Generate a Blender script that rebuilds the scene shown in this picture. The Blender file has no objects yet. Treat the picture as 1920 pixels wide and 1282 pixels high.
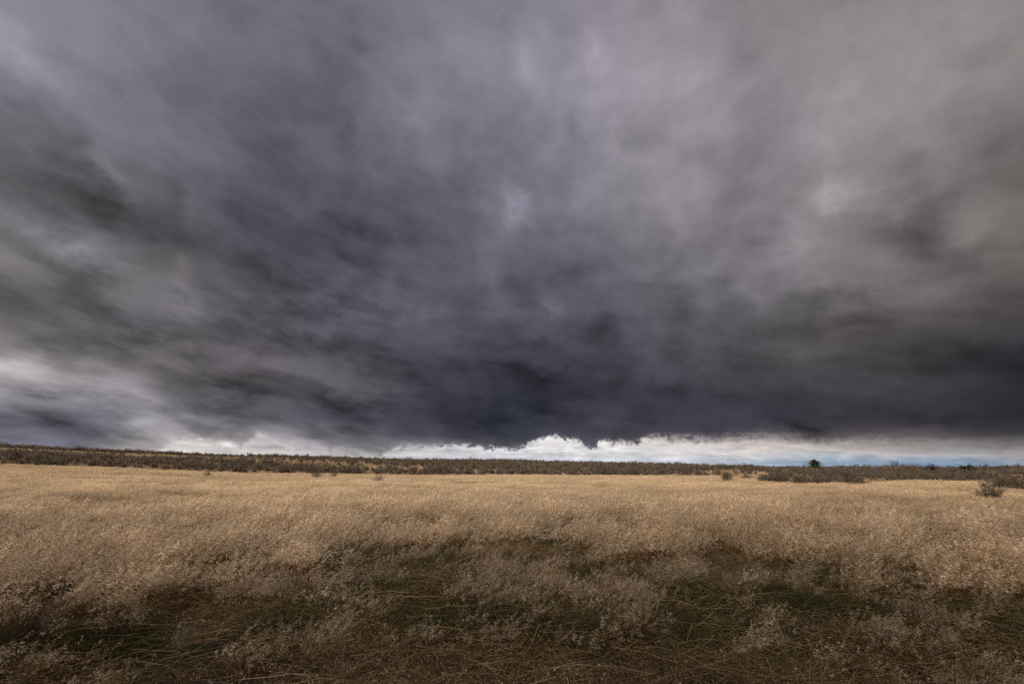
import bpy, math, random
import numpy as np
from mathutils import Vector
R = math.radians
rng = np.random.default_rng(7)
random.seed(7)
scene = bpy.context.scene
COL = scene.collection
FOCAL = 16.0
FPX = 1920 * FOCAL / 36.0
HORIZON = 879.0
PITCH = math.atan((HORIZON - 641) / FPX)
EYE = 1.6
CP, SP = math.cos(PITCH), math.sin(PITCH)

# ------------------------------------------------------------------ camera
cd = bpy.data.cameras.new('camera'); cam = bpy.data.objects.new('camera', cd); COL.objects.link(cam)
cd.lens = FOCAL; cd.sensor_width = 36; cd.clip_start = 0.05; cd.clip_end = 9000
cam.location = (0, 0, EYE); cam.rotation_euler = (math.pi / 2 + PITCH, 0, 0)
scene.camera = cam

def ray(px, py):
    """world direction seen at a pixel of the 1920x1282 photograph"""
    x = (px - 960.0) / FPX; u = (641.0 - py) / FPX
    v = np.array([x, CP - u * SP, u * CP + SP]); return v / np.linalg.norm(v)
def azel(px, py):
    d = ray(px, py); return math.degrees(math.atan2(d[0], d[1])), math.degrees(math.asin(d[2]))
def pix(az, el):
    a, e = math.radians(az), math.radians(el)
    d = np.array([math.sin(a) * math.cos(e), math.cos(a) * math.cos(e), math.sin(e)])
    f = d[1] * CP + d[2] * SP
    u = -d[1] * SP + d[2] * CP
    f = max(f, 0.12)
    return 960 + FPX * d[0] / f, 641 - FPX * u / f
def lin(c):
    c = np.asarray(c, float) / 255.0
    return np.where(c <= 0.04045, c / 12.92, ((c + 0.055) / 1.055) ** 2.4)

# ------------------------------------------------------------------ terrain
def prof(xs, ys):
    az = np.array([azel(x, y)[0] for x, y in zip(xs, ys)]); el = np.array([azel(x, y)[1] for x, y in zip(xs, ys)])
    return az, el
_rx = [0, 200, 400, 600, 800, 1000, 1200, 1400, 1500, 1920]
_ry = [836, 846, 853, 860, 863, 867, 872, 877, 880, 880]
RAZ, REL = prof(_rx, _ry)
_ex = [0, 200, 400, 600, 800, 1000, 1200, 1350, 1440, 1530, 1620, 1700, 1850, 1920]
_ey = [871, 877, 887, 888, 889, 890, 890, 891, 902, 904, 903, 893, 895, 902]
EAZ, EEL = prof(_ex, _ey)
E_R = np.array([92, 92, 88, 88, 90, 90, 90, 84, 50, 46, 46, 70, 66, 44.])
def edge_r(az): return np.interp(az, EAZ, E_R)
def ridge_r(az): return np.interp(az, [-60, -20, 20, 40], [230, 240, 250, 230])
_h1 = EYE + np.tan(np.radians(EEL)) * E_R - 0.32
_h1[7:] = np.linspace(_h1[7], 0.0, len(_h1[7:])); _h1[8:] = np.clip(_h1[8:], -0.05, 0.1)
def h_edge(az): return np.interp(az, EAZ, _h1)
def h_ridge(az): return EYE + np.tan(np.radians(np.interp(az, RAZ, REL))) * ridge_r(az)
def vnoise(x, y, seed=0):
    xi = np.floor(x).astype(np.int64); yi = np.floor(y).astype(np.int64)
    xf = x - xi; yf = y - yi; u = xf * xf * (3 - 2 * xf); v = yf * yf * (3 - 2 * yf)
    def hsh(a, b):
        n = (a * 374761393 + b * 668265263 + seed * 144665) & 0xffffffff
        n = ((n ^ (n >> 13)) * 1274126177) & 0xffffffff
        return ((n ^ (n >> 16)) & 0xffff) / 65535.0
    return (hsh(xi, yi) * (1 - u) + hsh(xi + 1, yi) * u) * (1 - v) + (hsh(xi, yi + 1) * (1 - u) + hsh(xi + 1, yi + 1) * u) * v
def fbm(x, y, seed=0, o=4):
    s = 0; a = 0.5; t = 0
    for k in range(o):
        s = s + a * vnoise(x * 2 ** k, y * 2 ** k, seed + k * 17); t += a; a *= 0.5
    return s / t
def sstep(a, b, x):
    t = np.clip((x - a) / (b - a), 0, 1); return t * t * (3 - 2 * t)
def height(x, y):
    x = np.asarray(x, float); y = np.asarray(y, float)
    r = np.hypot(x, y) + 1e-6; az = np.degrees(np.arctan2(x, y))
    front = sstep(130, 75, np.abs(az))
    r1 = edge_r(az); r2 = ridge_r(az); h1 = h_edge(az); h2 = h_ridge(az)
    t1 = np.clip((r - 14) / (r1 - 14), 0, 1); t2 = np.clip((r - r1) / (r2 - r1), 0, 1)
    h = h1 * t1 ** 1.6 + (h2 - h1) * (t2 ** 0.85)
    h = h - np.clip(r - r2, 0, 6000) * 0.006 * np.clip(h2, 0, 3) / 3
    h = h * front
    hum = (fbm(x * 0.9, y * 0.9, 3) - 0.5) * 0.36 * sstep(3.4, 6, r) * (1 - 0.5 * sstep(12, 30, r))
    rol = (fbm(x * 0.03, y * 0.03, 9) - 0.5) * 0.5 * sstep(25, 80, r) + (fbm(x * 0.02, y * 0.02, 19) - 0.5) * 1.5 * sstep(95, 150, r)* sstep(1.0,3.0,h2)
    return h + hum + rol
def at(px, py, lift=0.0):
    """where the line of sight through a pixel meets the ground"""
    d = ray(px, py); t = np.concatenate([np.linspace(2.5, 40, 1500), np.linspace(40, 400, 2500)])
    P = np.outer(t, d) + np.array([0, 0, EYE]); below = P[:, 2] < height(P[:, 0], P[:, 1]) + lift
    k = int(np.argmax(below)) if below.any() else len(t) - 1
    return float(P[k, 0]), float(P[k, 1])

# ------------------------------------------------------------------ node helpers
class NT:
    def __init__(s, tree): s.t = tree; s.n = tree.nodes; s.l = tree.links
    def new(s, kind, **kw):
        n = s.n.new(kind)
        for k, v in kw.items(): setattr(n, k, v)
        return n
    def put(s, sock, v):
        if hasattr(v, 'links') or hasattr(v, 'is_linked'): s.l.new(v, sock)
        else: sock.default_value = v
    def m(s, op, a, b=0.0, c=0.0, clamp=False):
        n = s.new('ShaderNodeMath', operation=op, use_clamp=clamp)
        s.put(n.inputs[0], a); s.put(n.inputs[1], b); s.put(n.inputs[2], c); return n.outputs[0]
    def vm(s, op, a, b=(0, 0, 0)):
        n = s.new('ShaderNodeVectorMath', operation=op); s.put(n.inputs[0], a)
        if op == 'SCALE': s.put(n.inputs['Scale'], b)
        else: s.put(n.inputs[1], b)
        return n.outputs[0]
    def xyz(s, x, y, z=0.0):
        n = s.new('ShaderNodeCombineXYZ'); s.put(n.inputs[0], x); s.put(n.inputs[1], y); s.put(n.inputs[2], z); return n.outputs[0]
    def rng(s, v, a, b, c=0.0, d=1.0, kind='LINEAR'):
        n = s.new('ShaderNodeMapRange', interpolation_type=kind); n.clamp = True
        s.put(n.inputs['Value'], v); s.put(n.inputs['From Min'], a); s.put(n.inputs['From Max'], b)
        s.put(n.inputs['To Min'], c); s.put(n.inputs['To Max'], d); return n.outputs['Result']
    def noise(s, vec, scale, detail=5, rough=0.55, dist=0.0, lac=2.0):
        n = s.new('ShaderNodeTexNoise', noise_dimensions='3D'); s.put(n.inputs['Vector'], vec)
        n.inputs['Scale'].default_value = scale; n.inputs['Detail'].default_value = detail
        n.inputs['Roughness'].default_value = rough; n.inputs['Distortion'].default_value = dist; n.inputs['Lacunarity'].default_value = lac
        return n.outputs['Fac'] if 'Fac' in n.outputs else n.outputs[0]
    def mix(s, f, a, b, kind='MIX'):
        n = s.new('ShaderNodeMix', data_type='RGBA', blend_type=kind); n.clamp_factor = True
        s.put(n.inputs[0], f)
        for i, v in ((6, a), (7, b)):
            if isinstance(v, (tuple, list, np.ndarray)): n.inputs[i].default_value = tuple(v)[:3] + (1,)
            else: s.put(n.inputs[i], v)
        return n.outputs[2]
    def ramp(s, f, stops, interp='LINEAR'):
        n = s.new('ShaderNodeValToRGB'); cr = n.color_ramp; cr.interpolation = interp
        while len(cr.elements) > 1: cr.elements.remove(cr.elements[-1])
        for i, (p, c) in enumerate(stops):
            e = cr.elements[0] if i == 0 else cr.elements.new(min(1, p)); e.position = p
            e.color = tuple(c)[:3] + (1,) if hasattr(c, '__len__') else (c, c, c, 1)
        s.put(n.inputs[0], f); return n.outputs[0]
    def attr(s, name, kind='GEOMETRY'):
        n = s.new('ShaderNodeAttribute', attribute_type=kind, attribute_name=name); return n

# ------------------------------------------------------------------ sky: a storm cloud deck over a bright gap at the horizon
SX = [0, 160, 320, 480, 640, 800, 960, 1120, 1280, 1440, 1600, 1760, 1920]
SKY = {  # y : colours of the cloud deck (sRGB)
 0:   [(121,121,133),(117,117,129),(110,109,121),(102,100,110),(110,109,121),(120,119,132),(125,124,135),(138,133,143),(133,128,134),(133,129,133),(138,134,134),(136,132,132),(122,118,117)],
 100: [(134,133,144),(114,113,124),(110,109,120),(101,100,110),(112,111,123),(124,123,135),(133,132,144),(147,142,152),(142,137,144),(136,132,136),(138,133,134),(137,133,133),(126,121,120)],
 200: [(106,105,114),(117,116,126),(103,102,111),(98,97,107),(104,103,114),(120,119,131),(130,129,140),(139,135,144),(145,140,148),(133,128,133),(137,132,134),(139,133,134),(130,124,124)],
 300: [(88,87,90),(98,97,103),(106,105,115),(90,88,99),(98,97,108),(109,108,120),(122,120,132),(132,128,138),(143,138,143),(129,125,131),(139,134,136),(128,123,123),(112,108,106)],
 400: [(106,103,107),(78,78,80),(80,79,84),(88,86,97),(84,82,94),(92,90,102),(110,108,120),(127,124,133),(131,127,131),(123,119,124),(134,129,131),(105,101,101),(104,100,98)],
 450: [(122,119,123),(104,102,108),(68,67,70),(82,80,89),(82,80,92),(86,84,96),(98,96,107),(112,110,119),(122,118,124),(121,117,121),(112,108,109),(92,88,88),(108,105,101)],
 500: [(100,97,98),(120,117,122),(84,81,83),(76,74,82),(84,82,94),(82,80,92),(88,86,97),(98,96,106),(108,105,112),(120,116,121),(124,120,123),(106,102,103),(92,88,86)],
 550: [(86,83,84),(86,84,86),(108,105,110),(82,80,85),(86,84,96),(88,86,98),(84,82,93),(96,93,104),(98,95,101),(106,103,108),(112,108,110),(90,86,87),(80,76,77)],
 600: [(90,87,87),(84,82,85),(98,95,100),(82,80,85),(92,90,102),(82,80,92),(80,78,90),(88,86,97),(86,84,91),(92,89,93),(84,80,83),(74,71,73),(64,61,64)],
 640: [(112,109,111),(84,81,83),(88,85,88),(88,85,90),(74,72,80),(68,66,77),(70,68,79),(80,78,88),(82,80,88),(80,77,81),(72,69,72),(68,65,68),(52,50,54)],
 680: [(152,148,150),(104,101,103),(84,81,84),(86,82,87),(76,74,80),(60,59,69),(62,61,71),(70,68,78),(76,74,82),(70,68,71),(66,64,67),(60,58,61),(43,41,47)],
 715: [(148,144,147),(138,134,138),(96,93,96),(80,77,81),(86,84,88),(60,59,68),(50,51,61),(62,61,70),(62,60,68),(60,58,63),(62,60,64),(58,55,59),(38,36,42)],
 750: [(122,119,126),(126,123,129),(112,109,114),(82,79,85),(68,66,73),(64,63,72),(45,47,57),(58,58,67),(58,57,66),(54,53,60),(58,56,60),(56,53,57),(35,33,39)],
 790: [(96,96,106),(88,89,100),(128,125,130),(84,83,90),(64,64,74),(56,57,67),(48,50,60),(64,63,73),(60,60,70),(54,53,63),(58,56,64),(54,52,58),(44,42,48)],
 815: [(92,93,104),(98,98,108),(142,138,142),(146,142,146),(96,94,101),(62,62,72),(56,58,68),(66,66,75),(70,68,76),(66,64,72),(78,74,79),(74,70,74),(62,59,62)],
 840: [(98,99,110),(108,107,116),(205,199,196),(180,176,178),(140,136,139),(110,107,112),(90,90,98),(90,88,95),(110,106,110),(120,115,118),(130,124,126),(130,124,124),(110,105,106)],
 870: [(104,105,116),(120,120,128),(225,219,215),(215,210,210),(190,186,190),(190,188,193),(190,190,196),(190,188,194),(190,185,190),(180,176,180),(160,158,165),(150,150,158),(140,140,148)],
}
SY = sorted(SKY)
STAB = np.array([[SKY[y][i] for i in range(13)] for y in SY], float)
GAP = {  # the bright far clouds under the ragged edge
 800: [(200,195,195),(200,195,195),(220,214,210),(215,210,210),(190,186,188),(215,210,210),(240,236,234),(236,232,228),(176,167,165),(160,150,149),(128,120,121),(98,92,94),(70,66,70)],
 819: [(150,148,152),(150,148,152),(230,224,218),(208,202,202),(170,165,168),(215,212,213),(244,241,239),(251,247,243),(206,196,192),(190,179,176),(152,142,142),(124,116,117),(84,80,84)],
 835: [(120,120,130),(120,120,130),(236,229,224),(205,200,200),(160,155,158),(216,213,215),(242,239,239),(253,250,247),(236,228,223),(226,216,211),(194,183,179),(176,166,163),(118,112,114)],
 851: [(120,120,130),(120,120,130),(236,229,224),(235,230,228),(208,205,209),(220,219,223),(228,228,233),(236,236,239),(230,228,230),(218,215,215),(208,204,205),(194,192,195),(176,174,178)],
 860: [(120,120,130),(120,120,130),(236,229,224),(235,230,228),(215,213,218),(214,217,226),(216,219,227),(222,225,232),(214,219,228),(196,203,214),(172,185,202),(164,178,197),(160,168,182)],
 868: [(120,120,130),(120,120,130),(236,229,224),(235,230,228),(225,221,224),(210,214,223),(214,218,226),(218,222,230),(206,213,224),(170,186,206),(134,160,190),(128,156,188),(146,162,184)],
}
GY = sorted(GAP); GTAB = np.array([[GAP[y][i] for i in range(13)] for y in GY], float)
def sample(tab, ys, px, py):
    fx = np.interp(px, SX, range(13)); fy = np.interp(py, ys, range(len(ys)))
    x0 = int(min(fx, 11)); y0 = int(min(fy, len(ys) - 2)); a = fx - x0; b = fy - y0
    a = a * a * (3 - 2 * a) * .5 + a * .5
    return (tab[y0, x0] * (1 - a) + tab[y0, x0 + 1] * a) * (1 - b) + (tab[y0 + 1, x0] * (1 - a) + tab[y0 + 1, x0 + 1] * a) * b

SUN_EL, SUN_AZ = 30.0, -155.0        # sun veiled behind the photographer, to the left
world = bpy.data.worlds.new('World'); scene.world = world; world.use_nodes = True
W = NT(world.node_tree); W.n.clear()
geo = W.new('ShaderNodeTexCoord'); D = geo.outputs['Generated']
sp = W.new('ShaderNodeSeparateXYZ'); W.l.new(D, sp.inputs[0]); dx, dy, dz = sp.outputs
DEG = 57.29578
az0 = W.m('MULTIPLY', W.m('ARCTAN2', dx, dy), DEG)
el0 = W.m('MULTIPLY', W.m('ARCSINE', dz), DEG)
def deckplane(k):
    zz = W.m('ADD', W.m('MAXIMUM', dz, 0.0), k)
    return W.xyz(W.m('DIVIDE', dx, zz), W.m('DIVIDE', dy, zz), 0.0)
ball = W.xyz(dx, dy, W.m('MULTIPLY', W.m('POWER', W.m('MAXIMUM', dz, 0.0), .62), 1.25))     # heaped cloud: about as tall as wide, flatter low down
plane = deckplane(.18); puff = deckplane(.42); tight = deckplane(.6)
def turned(vec, ang, sx, sy, off=0.0):
    n = W.new('ShaderNodeMapping', vector_type='TEXTURE'); W.l.new(vec, n.inputs[0])
    n.inputs['Rotation'].default_value = (0, 0, R(ang)); n.inputs['Scale'].default_value = (1 / sx, 1 / sy, 1); n.inputs['Location'].default_value = (off, off * .7, 0)
    return n.outputs[0]
nA = W.noise(turned(plane, 6, 1.0, .6), 1.5, 5, 0.52, 0.25)           # broad bands drawn out along the wind
nB = W.noise(W.vm('ADD', ball, (5.3, 1.1, 2.2)), 5.6, 7, 0.54, 0.15)    # billows
nC = W.noise(W.vm('ADD', ball, (1.3, 7.1, .2)), 17.0, 5, 0.58, 0.2)      # shreds
ae = W.xyz(az0, W.m('MULTIPLY', el0, 1.9), 0.0)
nH = W.noise(turned(ae, -22, 1.0, 1.9), 0.085, 8, 0.58, 0.2)           # long flat rolls low in the sky
nR = W.noise(turned(ae, 0, 1.0, .9, 3.3), 0.34, 8, 0.66, 0.9)           # ragged hem
nW1 = W.noise(turned(ae, 20, 1.0, .8), 0.09, 5, 0.6); nW2 = W.noise(turned(ae, 40, .8, 1.0, 31.0), 0.10, 5, 0.6)
warp = W.rng(el0, 1.0, 25.0, 2.0, 3.5)
az = W.m('ADD', az0, W.m('MULTIPLY', W.m('SUBTRACT', nW1, 0.5), W.m('MULTIPLY', warp, 2.4)))
wl = W.rng(el0, 1.0, 30.0, 1.0, 5.0)
el = W.m('ADD', el0, W.m('MULTIPLY', W.m('SUBTRACT', nW2, 0.5), wl))
AZ0, AZ1, NST = -62.0, 62.0, 32
azf = W.rng(az, AZ0, AZ1)
azs = np.linspace(AZ0, AZ1, NST)
def grid(tab, ys, rows, azf, el):
    col = None; prev = None
    for e in rows:
        st = []
        for i, a in enumerate(azs):
            px, py = pix(a, e); st.append((i / (NST - 1), lin(sample(tab, ys, px, py))))
        c = W.ramp(azf, st, 'CARDINAL')
        col = c if col is None else W.mix(W.rng(el, prev, e, 0, 1, 'SMOOTHSTEP' if prev > 12 else 'LINEAR'), col, c)
        prev = e
    return col
deck = grid(STAB, SY, [0.4, 1.6, 2.8, 4.0, 5.5, 7.5, 9.5, 11.5, 14, 17, 20, 23.5, 27.5, 32, 38, 45, 54], azf, el)
# cloud relief
def edged(v, k): return W.m('ADD', W.m('MULTIPLY', W.m('SUBTRACT', v, .5), 1 - k), W.m('MULTIPLY', W.m('SUBTRACT', W.rng(v, .40, .60, 0, 1, 'SMOOTHSTEP'), .5), k * .42))
def lumps(v): return W.m('SUBTRACT', .17, W.m('MULTIPLY', W.m('ABSOLUTE', W.m('SUBTRACT', v, .5)), 2.0))   # rounded dark bellies with paler seams between
nL = W.noise(W.vm('ADD', ball, (9.3, 4.1, 3.2)), 3.4, 6, 0.5, 0.3); nM = W.noise(W.vm('ADD', ball, (2.3, 8.1, 5.2)), 9.0, 5, 0.55, 0.3)
det = W.m('ADD', W.m('ADD', W.m('MULTIPLY', lumps(nL), W.rng(el0, 25, 50, .75, .45)), W.m('MULTIPLY', lumps(nM), W.rng(el0, 15, 45, .55, .25))), W.m('MULTIPLY', edged(nA, .4), .5))
det = W.m('ADD', det, W.m('ADD', W.m('MULTIPLY', edged(nB, .4), W.rng(el0, 25, 50, .62, .5)), W.m('MULTIPLY', W.m('SUBTRACT', nC, .5), W.rng(el0, 8, 40, .6, .32))))
low = W.m('MULTIPLY', edged(nH, .7), W.m('MULTIPLY', W.rng(el0, 6, 32, 1.5, .25), W.rng(az0, -22, 6, 1.35, .55)))
gain = W.m('ADD', 1.0, W.m('ADD', det, low))
# single swells and rents of the cloud, each at its own bearing: (from, to, half width, strength)
FEAT = [((-120, 690), (300, 745), 34, .12), ((250, 800), (330, 825), 14, .15), ((0, 60), (80, 120), 48, .24), ((130, 215), (250, 345), 48, .20), ((20, 300), (350, 450), 66, -.24), ((0, 400), (260, 530), 36, .32), ((380, 420), (560, 560), 42, -.14), ((250, 640), (480, 690), 16, -.12), ((90, 205), (360, 460), 30, .14), ((365, 370), (400, 470), 26, .16),
 ((335, 503), (372, 530), 20, .34), ((320, 545), (425, 585), 32, .22), ((30, 520), (170, 560), 32, -.14), ((120, 620), (300, 655), 30, -.14), ((500, 668), (590, 705), 18, .26),
 ((680, 700), (765, 748), 24, .34), ((-60, 672), (140, 695), 24, .26), ((-40, 735), (160, 745), 12, -.12), ((150, 690), (420, 790), 14, .16), ((-30, 610), (200, 660), 22, -.18), ((640, 120), (730, 80), 38, -.12), ((985, 80), (1000, 170), 28, .15), ((1100, 55), (1140, 130), 26, .16),
 ((950, 355), (988, 400), 24, .30), ((840, 330), (900, 430), 38, -.14), ((1018, 572), (1060, 588), 15, .30), ((1070, 215), (1110, 290), 30, -.13), ((1530, 362), (1600, 345), 28, .26),
 ((1490, 390), (1530, 510), 42, .18), ((1600, 420), (1800, 480), 48, -.22), ((1790, 420), (1890, 400), 46, .20), ((1175, 610), (1215, 655), 22, .18), ((560, 380), (720, 520), 55, -.14),
 ((620, 525), (850, 600), 36, .15), ((880, 690), (1150, 725), 30, -.22), ((1290, 560), (1400, 430), 34, .12), ((225, 798), (310, 786), 18, .4), ((60, 785), (220, 825), 16, -.2),
 ((320, 834), (370, 830), 9, .5), ((400, 826), (440, 838), 8, .5), ((475, 806), (505, 830), 8, .5), ((640, 200), (660, 330), 40, -.12), ((760, 190), (800, 270), 45, .10), ((1400, 170), (1500, 300), 60, -.07), ((480, 240), (560, 330), 50, -.10),
 ((1240, 180), (1320, 120), 40, .08), ((560, 740), (700, 790), 22, -.16), ((380, 700), (470, 745), 22, -.18), ((1500, 560), (1800, 640), 40, -.12), ((1380, 520), (1460, 600), 34, .12),
 ((1000, 745), (1120, 765), 16, .14), ((1180, 690), (1290, 720), 20, .14), ((800, 790), (930, 800), 16, -.12), ((1480, 790), (1560, 822), 14, -.3), ((200, 560), (330, 640), 24, .16), ((420, 600), (640, 660), 26, -.14), ((860, 470), (1000, 510), 30, .12), ((1560, 500), (1660, 560), 34, .14), ((1640, 240), (1800, 330), 44, .08), ((1720, 600), (1900, 700), 34, -.14), ((1400, 650), (1560, 660), 18, .14), ((700, 620), (860, 650), 22, .12), ((180, 700), (330, 745), 20, .16), ((1300, 740), (1420, 750), 18, -.12)]
fw = W.xyz(W.m('ADD', az0, W.m('MULTIPLY', W.m('SUBTRACT', nW1, .5), W.rng(el0, 0, 20, 1.6, 5.0))), W.m('ADD', el0, W.m('MULTIPLY', W.m('SUBTRACT', nW2, .5), W.rng(el0, 0, 20, .7, 4.5))), 0.0)
fw = W.vm('ADD', fw, W.xyz(W.m('MULTIPLY', W.m('SUBTRACT', nB, .5), W.rng(el0, 0, 20, 2.5, 9)), W.m('MULTIPLY', W.m('SUBTRACT', nC, .5), W.rng(el0, 0, 20, .8, 6)), 0.0))
for (p, q, hw, st_) in FEAT:
    a1, e1 = azel(*p); a2, e2 = azel(*q); mx_, my_ = (p[0] + q[0]) / 2, (p[1] + q[1]) / 2
    ln = math.hypot(a2 - a1, e2 - e1) / 2; pn = (-(q[1] - p[1]), q[0] - p[0]); pl = math.hypot(*pn) + 1e-6
    a3, e3 = azel(mx_ + pn[0] / pl * hw, my_ + pn[1] / pl * hw); ac, ec = azel(mx_, my_); wd = math.hypot(a3 - ac, e3 - ec)
    n = W.new('ShaderNodeMapping', vector_type='TEXTURE'); W.l.new(fw, n.inputs[0]); n.inputs['Location'].default_value = (ac, ec, 0)
    n.inputs['Rotation'].default_value = (0, 0, math.atan2(e2 - e1, a2 - a1)); n.inputs['Scale'].default_value = ((ln + wd) * 1.35, wd * 1.6, 1)
    gt = W.new('ShaderNodeTexGradient', gradient_type='QUADRATIC_SPHERE'); W.l.new(n.outputs[0], gt.inputs[0])
    gain = W.m('ADD', gain, W.m('MULTIPLY', gt.outputs['Fac'], st_ * 2.0))
deck = W.vm('SCALE', deck, W.m('MAXIMUM', gain, .35))
# bright gap
azg = W.rng(W.m('ADD', az0, W.m('MULTIPLY', W.m('SUBTRACT', nR, .5), 6.0)), AZ0, AZ1)
elg = W.m('ADD', el0, W.m('MULTIPLY', W.m('SUBTRACT', nR, .5), 1.6))
gap = grid(GTAB, GY, [0.35, .75, 1.2, 1.8, 2.5, 3.4, 4.6], azg, elg)
str_ = W.noise(W.xyz(W.m('MULTIPLY', az0, .35), W.m('MULTIPLY', el0, 2.6), 4.0), .8, 6, .6, .5)
gap = W.vm('SCALE', gap, W.m('MULTIPLY', W.rng(str_, .3, .7, .66, 1.1), W.rng(nR, .3, .7, .82, 1.1)))
# hem line of the dark deck
HX = [680, 735, 755, 800, 870, 925, 965, 990, 1007, 1024, 1037, 1055, 1070, 1086, 1096, 1117, 1125, 1145, 1175, 1199, 1207, 1275, 1346, 1362, 1400, 1470, 1535, 1590, 1800, 1920]
HY = [856, 846, 833, 835, 832, 838, 844, 832, 824, 817, 814, 820, 823, 824, 838, 840, 824, 829, 829, 828, 817, 820, 826, 821, 819, 820, 830, 822, 832, 846]
HA = [azel(a, b)[0] for a, b in zip(HX, HY)]; HE = [azel(a, b)[1] for a, b in zip(HX, HY)]
stops = [(0.0, 0.0)] + [((a - AZ0) / (AZ1 - AZ0), max(0, e / 8.0)) for a, e in zip(HA, HE)]
stops[0] = ((azel(660, 858)[0] - AZ0) / (AZ1 - AZ0), 0.0)
stops.append(((azel(1920, 846)[0] + 4 - AZ0) / (AZ1 - AZ0), .25))
hem_az = W.rng(W.m('ADD', az0, W.m('MULTIPLY', W.m('SUBTRACT', nR, .5), 2.0)), AZ0, AZ1)
LX = [286, 302, 322, 350, 384, 394, 420, 446, 462, 474, 494, 512, 532, 560, 592, 618, 652, 690]
LY = [862, 840, 830, 828, 820, 832, 838, 838, 828, 819, 815, 824, 838, 836, 835, 842, 848, 868]
lstops = [((azel(a, b)[0] - AZ0) / (AZ1 - AZ0), max(0, azel(a, b)[1] / 8.0)) for a, b in zip(LX, LY)]
lstops[0] = (lstops[0][0], 0.0); lstops[-1] = (lstops[-1][0], 0.0)
hem = W.m('SUBTRACT', W.m('MULTIPLY', W.m('ADD', W.ramp(hem_az, stops), W.ramp(hem_az, lstops)), 8.0), .22)
nG = W.noise(turned(ae, 0, 1.0, .6, 7.7), 0.75, 6, .58, .4)
rag = W.m('MULTIPLY', W.m('ADD', W.m('MULTIPLY', W.m('SUBTRACT', W.noise(turned(ae, 0, 1.0, .55, 17.7), 1.3, 6, .62, .5), .5), .6), W.m('SUBTRACT', .16, W.m('MULTIPLY', W.m('ABSOLUTE', W.m('SUBTRACT', nG, .5)), 2.0))), W.rng(az0, 18, 30, 1.9, 1.2))
soft = W.m('MULTIPLY', W.rng(az0, 14, 30, .34, 1.2), W.rng(nB, .35, .65, .5, 1.7))
dist = W.m('SUBTRACT', el0, W.m('ADD', hem, rag))
cover = W.rng(dist, W.m('MULTIPLY', soft, -1.0), soft, 0, 1, 'SMOOTHSTEP')
# the deck thins a little right at its hem, where light from the gap gets through
hemlight = W.rng(dist, 0.0, .9, 1.25, 1.0)
front = W.mix(cover, gap, W.vm('SCALE', deck, hemlight))
# small bright windows low on the left
# behind and beside the photographer the cloud is thinner and paler
side = W.rng(W.m('ABSOLUTE', az0), 62, 120, 0, 1, 'SMOOTHSTEP')
back = W.mix(W.noise(plane, 1.4, 5, .5), (.32, .31, .30), (.66, .61, .54))
front = W.mix(side, front, back)
front = W.mix(W.rng(el0, 56, 78, 0, 1, 'SMOOTHSTEP'), front, (.27, .265, .28))
skytex = W.new('ShaderNodeTexSky', sky_type='NISHITA'); skytex.sun_disc = False
skytex.sun_elevation = R(SUN_EL); skytex.sun_rotation = R(SUN_AZ)
clear = W.vm('SCALE', skytex.outputs[0], 0.08)
final = W.mix(W.rng(el0, .6, 3.0, .94, 1.0), clear, front)
bg = W.new('ShaderNodeBackground'); W.l.new(final, bg.inputs[0]); bg.inputs[1].default_value = 1.0
wo = W.new('ShaderNodeOutputWorld'); W.l.new(bg.outputs[0], wo.inputs[0])
world.cycles.sampling_method = 'MANUAL'; world.cycles.sample_map_resolution = 512

sl = bpy.data.lights.new('sun', 'SUN'); so = bpy.data.objects.new('sun', sl); COL.objects.link(so)
sl.energy = SUN_E = 3.2; sl.angle = R(5); sl.color = (1.0, 0.91, 0.78)
sd = Vector((math.sin(R(SUN_AZ)) * math.cos(R(SUN_EL)), math.cos(R(SUN_AZ)) * math.cos(R(SUN_EL)), math.sin(R(SUN_EL))))
so.rotation_euler = sd.to_track_quat('Z', 'Y').to_euler(); so.location = (0, -20, 30)
scene.view_settings.view_transform = 'Standard'; scene.view_settings.look = 'None'
scene.cycles.use_denoising = False; scene.cycles.max_bounces = 5; scene.cycles.diffuse_bounces = 3; scene.cycles.transmission_bounces = 3
scene.view_settings.exposure = 0.0; scene.view_settings.gamma = 1.0

# ------------------------------------------------------------------ tags
def tag(o, label=None, cat=None, group=None, kind=None):
    if label: o['label'] = label
    if cat: o['category'] = cat
    if group: o['group'] = group
    if kind: o['kind'] = kind
    return o
#@@GROUND@@
# ------------------------------------------------------------------ mesh helpers
def mesh_np(name, V, F, attrs=None, mat=None, smooth=False):
    """V (n,3), F: (m,3) triangles; attrs {name: per-vertex float}"""
    me = bpy.data.meshes.new(name); V = np.asarray(V, np.float32); F = np.asarray(F, np.int32)
    me.vertices.add(len(V)); me.vertices.foreach_set('co', V.ravel())
    k = F.shape[1]; me.loops.add(F.size); me.loops.foreach_set('vertex_index', F.ravel())
    me.polygons.add(len(F)); me.polygons.foreach_set('loop_start', np.arange(len(F), dtype=np.int32) * k)
    me.update(calc_edges=True)
    if smooth: me.polygons.foreach_set('use_smooth', np.ones(len(F), bool))
    for n, a in (attrs or {}).items():
        at_ = me.attributes.new(n, 'FLOAT', 'POINT'); at_.data.foreach_set('value', np.asarray(a, np.float32))
    if mat: me.materials.append(mat)
    return me
def link(name, me, parent=None, loc=(0, 0, 0), rz=0.0, sc=1.0):
    o = bpy.data.objects.new(name, me); COL.objects.link(o); o.location = loc; o.rotation_euler = (0, 0, rz)
    o.scale = (sc,) * 3 if not hasattr(sc, '__len__') else sc
    if parent: o.parent = parent
    return o
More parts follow.
